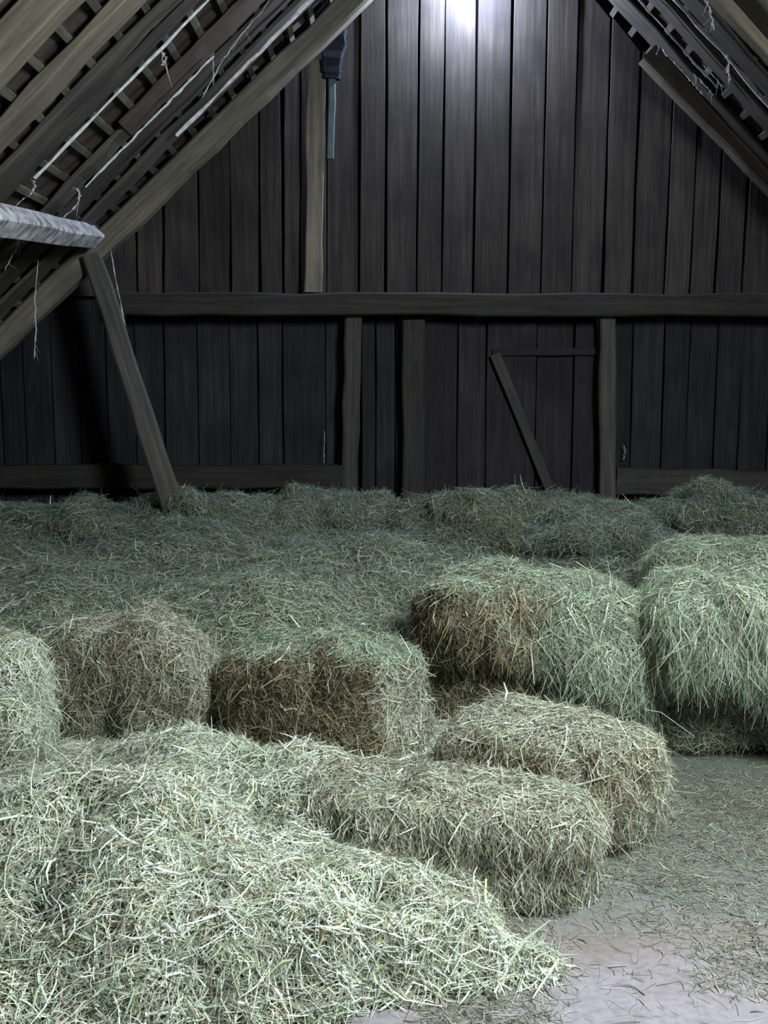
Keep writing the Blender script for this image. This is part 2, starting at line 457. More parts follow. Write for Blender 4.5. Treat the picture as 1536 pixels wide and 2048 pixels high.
def solve_depth(side, I, n=0.0):
    """depth of the frontal line on the roof underside whose picture crosses the top edge at x = I"""
    lo, hi = 2.0, 9.0
    for _ in range(50):
        mid = (lo + hi) / 2
        # find s with py = 0
        sl, sh = 0.0, SL
        for _ in range(40):
            sm_ = (sl + sh) / 2
            if proj(rp(side, mid, sm_, n))[1] > 0: sh = sm_
            else: sl = sm_
        x = proj(rp(side, mid, (sl + sh) / 2, n))[0]
        if side < 0:
            if x < I: lo = mid
            else: hi = mid
        else:
            if x > I: lo = mid
            else: hi = mid
    return (lo + hi) / 2
def slope_beam(name, side, I, w, h, mat, label, cat, nlow=0.0, s0=0.05, s1=6.6, seed=0, wave=0.0, rough=.004, dust=None, bev=.008, group=None, pix=None):
    y = solve_depth(side, I, nlow)
    n = nlow + h / 2
    if pix:      # pixel rows of the two ends
        def s_at(row):
            a, b = 0.0, SL
            for _ in range(40):
                m_ = (a + b) / 2
                if proj(rp(side, y, m_, n))[1] > row: b = m_
                else: a = m_
            return a
        s0, s1 = s_at(pix[0]), s_at(pix[1])
    o = beam(name, rp(side, y, s0, n), rp(side, y, s1, n), w, h, mat, up=rup(side), seed=seed, wave=wave, rough=rough, seg=22, bev=bev)
    tag(o, label, cat, group)
    return o, y
G1 = 'common rafters under the left roof'
slope_beam('rafter', -1, -12, 0.115, 0.15, M['rafter'], 'pale rafter cutting the upper left corner of the picture', 'rafter', seed=41, group=G1)
slope_beam('rafter', -1, 160, 0.125, 0.15, M['rafter'], 'broad yellowish rafter, second from the upper left corner', 'rafter', seed=42, group=G1)
slope_beam('roof_board', -1, 275, 0.20, 0.05, M['rafter'], 'brown sloping board with a wavy lower edge beside the yellowish rafter', 'board', seed=43, nlow=.10, wave=.008, rough=.008)
slope_beam('roof_board', -1, 352, 0.14, 0.035, M['board'], 'dark narrow sloping board just left of the whitish lath', 'board', seed=47, nlow=.12)
slope_beam('roof_board', -1, 392, 0.12, 0.035, M['board'], 'dark sloping board touching the whitish lath', 'board', seed=44, nlow=.125)
slope_beam('lit_dusty_lath', -1, 421, 0.014, 0.014, M['dust'], 'long whitish lath painted as a lit dusty edge, sloping across the left roof', 'lath', seed=45, nlow=.07, s1=3.8, rough=.0025, bev=.004, pix=(-400, 357))
slope_beam('roof_board', -1, 512, 0.26, 0.035, M['red'], 'reddish brown sloping board below the whitish lath', 'board', seed=46, rough=.0015, nlow=.115, pix=(-200, 258))
slope_beam('roof_board', -1, 518, 0.20, 0.03, M['board'], 'dark lower sloping board continuing the reddish one', 'board', seed=48, nlow=.12, pix=(262, 760))
slope_beam('lit_dusty_lath', -1, 541, 0.008, 0.012, M['dust'], 'thin lath painted as the lit dusty line along the lower edge of the reddish board', 'lath', seed=49, nlow=.085, pix=(112, 374), rough=.002, bev=.003)
slope_beam('lit_dusty_lath', -1, 626, 0.018, 0.02, M['dust'], 'whitish lath painted as a lit dusty edge, nearest above the long left rafter', 'lath', seed=50, nlow=.05, pix=(-200, 272), rough=.003, bev=.004)
slope_beam('roof_board', -1, 618, 0.22, 0.03, M['board'], 'dark sloping board between the reddish board and the long rafter', 'board', seed=51, nlow=.12)
slope_beam('roof_board', -1, 566, 0.24, 0.03, M['board'], 'dark sloping board right of the reddish one', 'board', seed=52, nlow=.135)
slope_beam('roof_board', 1, 1235, 0.24, 0.03, M['board'], 'dark sloping board tucked above the short right rafter', 'board', seed=54, nlow=.12)
slope_beam('roof_board', 1, 1378, 0.2, 0.03, M['board'], 'dark sloping board right of the thicker right-hand lath', 'board', seed=55, nlow=.12)
G2 = 'sloping timbers under the right roof'
slope_beam('lit_dusty_lath', 1, 1276, 0.008, 0.010, M['dust'], 'thin whitish lath, first above the short right rafter', 'lath', seed=61, nlow=.05, pix=(-200, 176), rough=.002, bev=.003)
slope_beam('lit_dusty_lath', 1, 1346, 0.02, 0.02, M['dust'], 'thicker greyish dusty lath in the upper right corner', 'lath', seed=62, nlow=.05, pix=(-200, 400), rough=.003, bev=.004)
slope_beam('roof_board', 1, 1312, 0.18, 0.03, M['board'], 'dark sloping board between the two right-hand laths', 'board', seed=63, nlow=.12)
slope_beam('rafter', 1, 1424, 0.10, 0.12, M['rafter'], 'olive brown rafter in the upper right corner', 'rafter', seed=64)
slope_beam('roof_board', 1, 1500, 0.26, 0.04, M['rafter'], 'olive board filling the far upper right corner', 'board', seed=65, nlow=.06)
slope_beam('lit_dusty_lath', 1, 1235, 0.008, 0.012, M['dust'], 'short thin lath just above the short right rafter', 'lath', seed=66, nlow=.02, pix=(98, 190), rough=.002, bev=.003)

# ------------------------------------------------------------------ hay
PAL = {
    'green': [((0.31, 0.38, 0.27), 4), ((0.43, 0.48, 0.37), 3), ((0.21, 0.27, 0.18), 3), ((0.52, 0.53, 0.43), 1.5), ((0.22, 0.18, 0.11), 0.8)],
    'pale':  [((0.62, 0.68, 0.56), 4), ((0.74, 0.77, 0.68), 3), ((0.48, 0.55, 0.41), 3), ((0.66, 0.63, 0.48), 1.6), ((0.30, 0.34, 0.21), 1.5), ((0.30, 0.23, 0.15), .8)],
    'straw': [((0.42, 0.42, 0.33), 4), ((0.56, 0.56, 0.46), 3), ((0.30, 0.285, 0.205), 3), ((0.36, 0.41, 0.30), 2.4), ((0.18, 0.145, 0.09), 1.4)],
    'brown': [((0.23, 0.18, 0.11), 4), ((0.32, 0.26, 0.165), 3), ((0.15, 0.115, 0.07), 3), ((0.44, 0.38, 0.26), 1.3), ((0.26, 0.27, 0.17), 1)],
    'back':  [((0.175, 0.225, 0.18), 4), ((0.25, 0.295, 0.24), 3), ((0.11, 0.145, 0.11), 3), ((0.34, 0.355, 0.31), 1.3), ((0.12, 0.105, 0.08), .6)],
}
def tints(n, pal, r):
    cols = np.array([c for c, w in PAL[pal]]); w = np.array([w for c, w in PAL[pal]]); w = w / w.sum()
    c = cols[r.choice(len(cols), n, p=w)]
    return np.clip(c * r.normal(1, 0.26, (n, 1)).clip(.35, 1.7) * r.normal(1, 0.04, (n, 3)), 0.01, 0.85)

def norm(v): return v / np.maximum(np.linalg.norm(v, axis=1, keepdims=True), 1e-9)

def strands(name, parent, pts, nrm, cols, length, width, r, droop=0.0, lift=0.10, along=None, along_w=0.0, seg=2, sink=0.25, sag=0.0, inv=None, spread=1.0, twist=1.0, kind=True, floor_z=0.003, fluff=0.045):
    """bent flat blades lying on a surface; pts, nrm world space; along = preferred direction"""
    n = len(pts)
    t = r.normal(0, 1, (n, 3)); t -= nrm * (t * nrm).sum(1, keepdims=True); t = norm(t)
    if droop:
        dn = np.tile(np.array([[0, 0, -1.0]]), (n, 1)); dn -= nrm * (dn * nrm).sum(1, keepdims=True)
        t = t + dn * droop * 1.0          # steep faces get the pull of gravity
    if along is not None: t = t + along * along_w * np.sign(r.random((n, 1)) - 0.5)
    t = norm(t)
    t = norm(t + nrm * np.abs(r.normal(0, lift, (n, 1))) * np.sign(r.random((n, 1)) - 0.25))
    Ln = np.exp(r.normal(math.log(length), 0.42, (n, 1))); Ln = np.clip(Ln, length * .3, length * 2.6)
    wd = np.clip(np.exp(r.normal(math.log(width * 0.72), 0.5, (n, 1))), width * .3, width * 2.0)
    side = norm(np.cross(t, nrm)); b = norm(np.cross(side, t))
    ang = r.normal(0, 0.75 * twist, (n, 1)); wv = side * np.cos(ang) + b * np.sin(ang)
    bend = (side * r.normal(0, 0.34, (n, 1)) + b * r.normal(-0.06, 0.22, (n, 1))) * Ln
    c = pts + nrm * (r.random((n, 1)) - sink) * fluff
    V = np.empty((n, (seg + 1) * 2, 3))
    for i in range(seg + 1):
        s = i / seg - 0.4
        p = c + t * Ln * s + bend * (s * s * 2.0)
        if sag: p = p - np.array([[0, 0, 1.0]]) * sag * Ln * max(s, 0) ** 2 * 2
        k = 0.5 if i == 0 else (0.22 if i == seg else 0.5)
        V[:, 2 * i] = p - wv * wd * k; V[:, 2 * i + 1] = p + wv * wd * k
    V[:, :, 2] = np.maximum(V[:, :, 2], floor_z)
    V = V.reshape(-1, 3)
    if inv is not None:
        A = np.array(inv); V = V @ A[:3, :3].T + A[:3, 3]
    nv = (seg + 1) * 2
    base = (np.arange(n) * nv)[:, None, None]
    q = np.array([[2 * i, 2 * i + 1, 2 * i + 3, 2 * i + 2] for i in range(seg)])[None]
    faces = (base + q).reshape(-1)
    me = bpy.data.meshes.new(name)
    me.vertices.add(len(V)); me.vertices.foreach_set('co', V.astype(np.float32).ravel())
    nf = n * seg
    me.loops.add(nf * 4); me.loops.foreach_set('vertex_index', faces.astype(np.int32))
    me.polygons.add(nf)
    me.polygons.foreach_set('loop_start', (np.arange(nf) * 4).astype(np.int32))
    me.update(calc_edges=True)
    at = me.attributes.new('tint', 'FLOAT_COLOR', 'POINT')
    cc = np.ones((n, nv, 4), np.float32); cc[:, :, :3] = cols[:, None, :]
    at.data.foreach_set('color', cc.ravel())
    o = link(name, me, M['hay'], parent)
    if kind: o['kind'] = 'stuff'
    return o

def sample(V, Ftri, n, r, wfun=None):
    a, b, c = V[Ftri[:, 0]], V[Ftri[:, 1]], V[Ftri[:, 2]]
    cr = np.cross(b - a, c - a); ar = np.linalg.norm(cr, axis=1)
    N_ = cr / np.maximum(ar[:, None], 1e-12)
    w = ar.copy()
    if wfun is not None: w = w * wfun((a + b + c) / 3, N_)
    idx = r.choice(len(Ftri), n, p=w / w.sum())
    u, v = r.random((n, 1)), r.random((n, 1)); sw = (u + v) > 1; u = np.where(sw, 1 - u, u); v = np.where(sw, 1 - v, v)
    return a[idx] + (b[idx] - a[idx]) * u + (c[idx] - a[idx]) * v, N_[idx]

def box_surface(nx, ny, nz):
    """unit cube surface grid (outward quads)"""
    V, Fq, key = [], [], {}
    def vid(p):
        k_ = tuple(round(c, 5) for c in p)
        if k_ not in key: key[k_] = len(V); V.append(p)
        return key[k_]
    def face(o, u, v, nu, nv):
        o, u, v = map(np.array, (o, u, v))
        for i in range(nu):
            for j in range(nv):
                q = [o + u * (i + a) / nu + v * (j + b) / nv for a, b in ((0, 0), (1, 0), (1, 1), (0, 1))]
                Fq.append([vid(tuple(p)) for p in q])
    face((-1, -1, -1), (2, 0, 0), (0, 0, 2), nx, nz)
    face((1, 1, -1), (-2, 0, 0), (0, 0, 2), nx, nz)
    face((1, -1, -1), (0, 2, 0), (0, 0, 2), ny, nz)
    face((-1, 1, -1), (0, -2, 0), (0, 0, 2), ny, nz)
    face((-1, -1, 1), (2, 0, 0), (0, 2, 0), nx, ny)
    face((-1, 1, -1), (2, 0, 0), (0, -2, 0), nx, ny)
    return np.array(V, float), np.array(Fq)

def bale(name, label, cat, loc, dims, rz, pal, n, seed, rnd=0.35, lump=0.05, droop=1.2, length=0.10, width=0.0036, tilt=(0, 0), brown=None, group=None, long_n=40, topdome=0.0, sag=0.15, lift=.12, cap_pal=None, brown_x=9.0):
    """loosened rectangular hay bale: packed body plus its shaggy blades"""
    r = np.random.default_rng(seed)
    e = empty(name, loc, rz); e.rotation_euler = (tilt[0], tilt[1], rz)
    tag(e, label, cat, group)
    bpy.context.view_layer.update(); mw = e.matrix_world.copy()
    lx, ly, lz = dims
    V, Fq = box_surface(26, 16, 14)
    # round the corners: pull towards a superellipsoid
    p = 2 / rnd
    rr_ = (np.abs(V) ** p).sum(1, keepdims=True) ** (1 / p)
    V = V / rr_
    h = (V[:, 2:3] + 1) / 2
    V = V * np.array([[lx / 2, ly / 2, lz / 2]])
    V[:, 2] += lz / 2
    nrm = norm(V - np.array([[0, 0, lz / 2]]))
    d = fbm(V * 5.0 + seed * 3.1, 3)
    V = V + nrm * (d[:, None] * lump)
    V[:, 2] += topdome * lz * (h[:, 0] ** 2) * (1 - (V[:, 0] / (lx / 2)) ** 2 * .8).clip(0, 1)
    V[:, 2] = np.maximum(V[:, 2], 0.0)
    me = bpy.data.meshes.new('body'); me.from_pydata([tuple(q) for q in V], [], [tuple(q) for q in Fq]); me.update()
    for pl in me.polygons: pl.use_smooth = True
    link('body', me, M['core'], e)
    tri = np.concatenate([Fq[:, [0, 1, 2]], Fq[:, [0, 2, 3]]])
    A = np.array(mw); Vw = V @ A[:3, :3].T + A[:3, 3]
    camp = np.array([[0, 0, CAMZ]])
    def wf(cn, nn):                 # few blades on the underside and the far side
        w = np.where(nn[:, 2] < -0.6, 0.02, 1.0)
        v = norm(camp - cn); facing = (v * nn).sum(1)
        return w * np.where(facing < -0.25, 0.25, 1.0)
    pts, nn = sample(Vw, tri, n, r, wf)
    nloc = nn @ A[:3, :3]
    cols = tints(n, pal, r)
    if cap_pal:
        cp = tints(n, cap_pal, r); msk = (nn[:, 2] > 0.55)[:, None]; cols = np.where(msk, cp, cols)
    if brown is not None:           # one cut face of the bale has browned
        bx_, by_, strength = brown
        fc = nloc[:, 0] * bx_ + nloc[:, 1] * by_
        pl_ = (pts - A[:3, 3]) @ A[:3, :3]
        pr = np.clip((fc - 0.45) * 3, 0, 1) * strength * np.clip((brown_x - pl_[:, 0]) / .12, 0, 1)
        msk = (r.random(n) < pr)[:, None]; cols = np.where(msk, tints(n, 'brown', r), cols)
    steep = np.clip(1 - np.abs(nn[:, 2:3]), 0, 1)
    strands('loose_hay', e, pts, nn, cols, length, width, r, droop=droop, lift=lift, inv=mw.inverted(), sag=sag)
    # a few long pale stalks sticking out
    if long_n:
        ps, ns = sample(Vw, tri, long_n, r, wf)
        strands('stalk_tufts', e, ps, ns, tints(long_n, 'pale', r), length * 1.7, width * 1.35, r, droop=0.3, lift=0.55, inv=mw.inverted(), seg=3)
    return e

def on_floor(px, py): return PZ(px, py, 0.0)

# --- hay bed at the back: one continuous loose layer
def gauss(X, Y, cx, cy, sx, sy, h): return h * np.exp(-((X - cx) / sx) ** 2 - ((Y - cy) / sy) ** 2)
def hay_field(name, label, x0, x1, y0, y1, nx, ny, hfun, n, pal, seed, length, width, lift=.12, wfun=None, palmix=None, droop=.5, sag=.1, long_n=120):
    r = np.random.default_rng(seed)
    X, Y = np.meshgrid(np.linspace(x0, x1, nx), np.linspace(y0, y1, ny))
    Z = hfun(X.ravel(), Y.ravel())
    V = np.stack([X.ravel(), Y.ravel(), Z], 1)
    idx = np.arange(nx * ny).reshape(ny, nx)
    q = np.stack([idx[:-1, :-1].ravel(), idx[:-1, 1:].ravel(), idx[1:, 1:].ravel(), idx[1:, :-1].ravel()], 1)
    keep = V[q, 2].max(1) > 0.006
    q = q[keep]
    # skirt so that the layer is a solid body
    used = np.unique(q); remap = -np.ones(len(V), int); remap[used] = np.arange(len(used)); V = V[used]; q = remap[q]
    ed = {}
    for f_ in q:
        for a, b in ((f_[0], f_[1]), (f_[1], f_[2]), (f_[2], f_[3]), (f_[3], f_[0])):
            if (b, a) in ed: del ed[(b, a)]
            else: ed[(a, b)] = 1
    bd = sorted({v for e_ in ed for v in e_}); low = {v: len(V) + i for i, v in enumerate(bd)}
    V2 = np.concatenate([V, np.stack([V[bd, 0], V[bd, 1], np.zeros(len(bd)) + 0.001], 1)])
    fs = [tuple(int(k) for k in f_) for f_ in q] + [(int(b), int(a), low[a], low[b]) for a, b in ed]
    e = empty(name, ((x0 + x1) / 2, (y0 + y1) / 2, 0)); tag(e, label, 'hay')
    e['kind'] = 'stuff'
    off = np.array([[(x0 + x1) / 2, (y0 + y1) / 2, 0]])
    me = bpy.data.meshes.new('packed_layer'); me.from_pydata([tuple(p) for p in V2 - off], [], fs); me.update()
    for pl in me.polygons: pl.use_smooth = True
    b_ = link('packed_layer', me, M['core'], e); b_['kind'] = 'stuff'
    tri = np.concatenate([q[:, [0, 1, 2]], q[:, [0, 2, 3]]])
    pts, nn = sample(V, tri, n, r, wfun)
    cols = tints(n, pal, r)
    if palmix is not None:
        other, fun = palmix
        msk = (r.random(n) < fun(pts))[:, None]; cols = np.where(msk, tints(n, other, r), cols)
    inv = Matrix.Translation(Vector((-(x0 + x1) / 2, -(y0 + y1) / 2, 0)))
    strands('loose_hay', e, pts, nn, cols, length, width, r, droop=droop, lift=lift, inv=inv, sag=sag, seg=3 if n < 100000 else 2)
    if long_n:
        ps, ns = sample(V, tri, long_n, r, wfun)
        strands('stalk_tufts', e, ps, ns, tints(long_n, 'pale', r), length * 1.6, width * 1.4, r, droop=0.1, lift=0.5, inv=inv, seg=3)
    return e

def bedH(X, Y):
    p = np.stack([X * 1.5, Y * 1.5, X * 0 + 2.2], 1)
    h = 0.42 + 0.115 * (Y - 4.9) + 0.075 * fbm(p, 2) + 0.05 * fbm(p * 3.0 + 5, 3)
    # ridges of dumped forkfuls
    h = h + 0.05 * np.sin(X * 3.1 + Y * 1.3) * np.sin(Y * 4.3 - X * 0.7)
    # front edge falls to the floor, ragged
    edge = 4.70 + 0.10 * np.sin(X * 4.2) + 0.05 * np.sin(X * 11)
    edge = np.where(X > 1.35, 5.25, np.where(X > .12, 5.05, edge))
    h = h * np.clip((Y - edge) / 0.22, 0, 1) ** 0.5
    h = h * np.clip((7.86 - Y) / 0.1 + .6, 0, 1)
    return np.maximum(h, 0)
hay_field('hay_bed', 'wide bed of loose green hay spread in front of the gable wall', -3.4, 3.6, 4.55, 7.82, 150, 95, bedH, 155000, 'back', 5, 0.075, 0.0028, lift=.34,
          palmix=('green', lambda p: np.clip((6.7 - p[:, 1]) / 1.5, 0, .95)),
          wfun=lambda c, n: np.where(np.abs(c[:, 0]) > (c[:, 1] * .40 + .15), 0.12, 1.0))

# --- mounds against the wall
mounds = [
    ((395, 985), 7.35, (0.75, 0.5), 0.20, 'low hay mound at the foot of the leaning strut'),
    ((175, 1000), 7.35, (0.9, 0.5), 0.16, 'flat hay mound left of the leaning strut, under the rail'),
    ((665, 982), 7.45, (0.72, 0.45), 0.18, 'hay mound at the foot of the slim post left of the door'),
    ((960, 1020), 7.0, (0.92, 0.60), 0.36, 'dark tall hay mound in front of the braced door'),
    ((1200, 1010), 7.25, (0.85, 0.5), 0.20, 'hay mound at the foot of the post right of the door'),
    ((1430, 1020), 7.2, (0.8, 0.5), 0.20, 'hay mound under the right rail, by the picture edge'),
    ((1180, 1055), 6.6, (0.6, 0.4), 0.17, 'small hay mound before the wall, right of the dark tall one'),
]
for i, ((px, py), Y, (lx, ly), h, lb) in enumerate(mounds):
    c = P(px, py, Y); z = float(bedH(np.array([c.x]), np.array([Y]))[0]) - h * 1.15
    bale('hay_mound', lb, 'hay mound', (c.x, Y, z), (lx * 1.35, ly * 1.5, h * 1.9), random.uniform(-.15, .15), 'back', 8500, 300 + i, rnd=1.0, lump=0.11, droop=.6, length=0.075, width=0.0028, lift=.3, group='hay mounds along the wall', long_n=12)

# --- bales
GB = 'loosened hay bales'
def B(label, cx, cy, cz, dims, deg, pal, n, seed, **k):
    return bale('hay_bale', label, 'hay bale', (cx, cy, cz), dims, math.radians(deg), pal, n, seed, group=GB, **k)
# front pair on the open floor
B('long hay bale lying at the front edge of the open floor', 0.19, 3.36, 0, (0.96, 0.42, 0.315), -7, 'straw', 36000, 401, rnd=.42, lump=.045, droop=1.6, length=.07, width=.0031, tilt=(0.0, 0.06))
B('low hay bale behind the long front bale, its end to the floor', 0.61, 3.86, 0, (0.76, 0.50, 0.37), -24, 'straw', 26000, 402, rnd=.5, lump=.06, droop=1.1, length=.075, width=.0031, tilt=(0, .03), brown=(0, -1, .5))
# brown-faced bale in the middle
B('hay bale with a dark brown front, in the middle of the picture', -0.27, 4.52, 0, (0.86, 0.44, 0.50), -27, 'straw', 34000, 403, rnd=.38, lump=.05, droop=.35, brown=(0, -1, .9), length=.085, width=.0031, cap_pal='green', tilt=(0, -.07))
# left bale
B('yellow-green domed hay bale left of the brown-fronted bale', -1.16, 4.74, 0, (0.74, 0.54, 0.50), 6, 'straw', 30000, 404, rnd=.6, lump=.07, droop=.9, brown=(0, -1, .3), length=.085, width=.0031, topdome=.16, tilt=(0, -.05))
B('pale hay bale at the left edge of the picture', -1.83, 4.30, 0, (0.80, 0.70, 0.62), 14, 'pale', 24000, 405, rnd=.7, lump=.06, droop=.8, length=.085, width=.0033)
# right of centre: two layers and a slumped one beside them
B('hay bale under the big overhanging one, right of centre', 0.66, 5.02, 0, (0.82, 0.60, 0.37), -10, 'green', 18000, 406, rnd=.42, lump=.05, droop=1.0, brown=(-.3, -1, .8), length=.085, width=.0031)
B('big green-topped hay bale with a brown front, right of centre', 0.70, 4.98, 0.31, (0.98, 0.76, 0.41), -14, 'green', 42000, 407, rnd=.50, lump=.06, droop=1.1, brown=(-.35, -1, .9), brown_x=0.14, length=.09, width=.0031, sag=.25, tilt=(0, .04))
B('slumped green hay bale leaning on the right side of the brown-fronted one', 1.00, 4.86, 0, (0.60, 0.74, 0.66), -8, 'green', 26000, 411, rnd=.8, lump=.07, droop=1.3, length=.09, width=.0031, sag=.3, tilt=(0, .10))
# right stack
B('dark lower bale of the stack at the right edge', 1.72, 4.74, 0, (1.02, 0.46, 0.38), 0, 'green', 18000, 408, rnd=.36, lump=.04, droop=1.0, brown=(0, -1, .3), length=.075, width=.003)
B('shaggy green bale overhanging the stack at the right edge', 1.74, 4.66, 0.33, (1.12, 0.78, 0.43), -2, 'green', 40000, 409, rnd=.56, lump=.06, droop=1.8, length=.095, width=.003, sag=.35)
B('green bale set back behind the right-hand stack', 1.98, 5.62, 0.40, (1.05, 0.60, 0.40), 0, 'green', 18000, 410, rnd=.6, lump=.06, droop=1.2, length=.085, width=.003)

# --- foreground heap
HOLLOWS = [(170, 1748, .12, .085, .26), (20, 1700, .14, .10, .22), (745, 1890, .05, .05, .06), (90, 1905, .05, .08, .06), (660, 1640, .12, .06, .10), (235, 1600, .15, .06, .12), (850, 1915, .03, .04, .05)]
def heapH(X, Y):
    p = np.stack([X * 2.2, Y * 2.2, X * 0 + 7.7], 1)
    h = 0.0 * X
    def g(px, py, z, sx, sy, a):
        c = PZ(px, py, z); return gauss(X, Y, c.x, c.y, sx, sy, a)
    h = h + g(120, 1650, .25, .40, .26, .27)         # left lump
    h = h + g(-150, 1640, .25, .4, .35, .22)
    h = h + g(380, 1540, .2, .30, .34, .20)          # middle lump
    h = h + g(330, 1750, .12, .42, .40, .15)
    h = h + g(620, 1680, .12, .42, .42, .14)
    h = h + g(650, 1610, .15, .26, .22, .15)
    h = h + g(560, 1880, .05, .55, .36, .09)
    h = h + g(820, 1880, .03, .34, .30, .06)
    h = h + g(100, 1950, .05, .6, .34, .09)
    h = h + g(300, 1560, .1, 1.0, .3, .05)
    for hx, hy, hz, hs, ha in HOLLOWS: h = h - g(hx, hy, hz, hs, hs * 1.1, ha)
    h = h + (0.06 * fbm(p, 2) + 0.045 * fbm(p * 3.2, 2)) * np.clip(h / .06, 0, 1)
    # boundary to the open floor
    a, b, c_, d = PZ(560, 2055, 0), PZ(1085, 1955, 0), PZ(985, 1840, 0), PZ(900, 1745, 0)
    right = np.interp(Y, [a.y - .2, a.y, b.y, c_.y, d.y, 5], [a.x - .6, a.x, b.x, c_.x, d.x, .5])
    k_ = np.clip((right + .05 * np.sin(Y * 23) + 0.04 * np.sin(X * 31) - X) / 0.22, 0, 1)
    h = (h + .035 + .03 * np.clip((Y - 3.6) / .5, 0, 1)) * k_ ** .7
    h = h * np.clip((4.95 - Y) / .2, 0, 1)
    return np.maximum(h, 0)
def heapW(c, n):
    w = np.where(np.abs(c[:, 0]) > (c[:, 1] * .40 + .1), 0.2, 1.0)
    for hx, hy, hz, hs, ha in HOLLOWS:
        q = PZ(hx, hy, hz); w = w * (1 - .85 * np.exp(-((c[:, 0] - q.x) ** 2 + (c[:, 1] - q.y) ** 2) / hs ** 2))
    return w
def heapP(p):
    return np.clip(0.5 * fbm(np.stack([p[:, 0] * 3, p[:, 1] * 3, p[:, 2]], 1), 2) + .15, 0, .6)
hay_field('hay_heap', 'bright loose hay heap spilling over the floor at lower left', -2.2, 0.75, 2.2, 4.95, 130, 125, heapH, 85000, 'pale', 6, 0.085, 0.0036, lift=.26, palmix=('straw', heapP),
          wfun=heapW, long_n=500)

# --- hay litter on the open floor
r = np.random.default_rng(77)
n = 26000
px = r.uniform(820, 1600, n * 3); py = r.uniform(1500, 2060, n * 3)
pp = np.array([tuple(PZ(a, b, 0.004)) for a, b in zip(px, py)])
dens = np.clip(1.15 - (py - 1560) / 300, 0.03, 1) * np.where(py < 1540, .8, 1) * (0.35 + .65 * (fbm(np.stack([pp[:, 0] * 3.5, pp[:, 1] * 3.5, pp[:, 2] * 0], 1), 2) > -.1))
dens = np.maximum(dens, np.clip((px - 1330) / 200, 0, 1) * np.clip(1 - np.abs(py - 1915) / 95, 0, 1) * .6)
dens = np.maximum(dens, np.clip(1 - (px - 1000) / 160, 0, 1) * np.where(py > 1780, .35, 0))
kp = r.random(n * 3) < dens * .55
pp = pp[kp]
e = empty('floor_litter', (1.0, 3.5, 0)); tag(e, 'thin scatter of dry hay stalks trodden over the open floor', 'hay litter'); e['kind'] = 'stuff'
nn = np.tile(np.array([[0, 0, 1.0]]), (len(pp), 1)); nn = norm(nn + r.normal(0, .05, nn.shape))
strands('loose_hay', e, pp, nn, tints(len(pp), 'straw', r) * .6, .045, .0026, r, lift=.03, inv=Matrix.Translation(Vector((-1.0, -3.5, 0))), twist=.5, sink=.9, fluff=.01)

# ------------------------------------------------------------------ broom on the wall
br = empty('hanging_broom', P(666, 320, 7.80)); tag(br, 'dark-headed broom with slim bluish handle hung upside down on the wall', 'broom')
bpy.context.view_layer.update()
beam('handle', P(661, 318, 7.80), P(665, 150, 7.80), 0.05, 0.03, M['handle'], up=(0, -1, 0), parent=br, seg=6, rough=.001, bev=.012, w1=.052)
beam('head', P(664, 158, 7.79), P(666, 138, 7.79), 0.12, 0.06, M['bristle'], up=(0, -1, 0), parent=br, seg=4, rough=.001)
beam('bristles', P(664, 146, 7.79), P(668, 60, 7.79), 0.13, 0.07, M['bristle'], up=(0, -1, 0), parent=br, seg=6, rough=.004, w1=.19, h1=.09)

# ------------------------------------------------------------------ lamp at the top of the gable
lp = P(938, -40, 7.70)
la = empty('gable_lamp', (lp.x, YW, lp.z)); tag(la, 'bright bare lamp fixed high on the gable wall', 'lamp')
bpy.context.view_layer.update()
def lathe(name, prof, mat, parent, m, seg=16):
    secs = [[(rad * math.cos(2 * math.pi * k / seg), rad * math.sin(2 * math.pi * k / seg), z) for k in range(seg)] for rad, z in prof]
    return link(name, sections(name, secs, True), mat, parent, m)
out_m = Matrix.Translation((lp.x, YW + .0, lp.z)) @ Matrix.Rotation(math.pi / 2, 4, 'X')
lathe('base_plate', [(.034, 0), (.034, .02), (.028, .03)], M['iron'], la, out_m)
lathe('holder', [(.016, .028), (.016, .14), (.026, .15), (.026, .17)], M['iron'], la, out_m)
lathe('bulb', [(.012, .168)] + [(.045 * math.sin(a), .22 - .055 * math.cos(a)) for a in np.linspace(.35, 2.95, 9)], M['glow'], la, out_m)

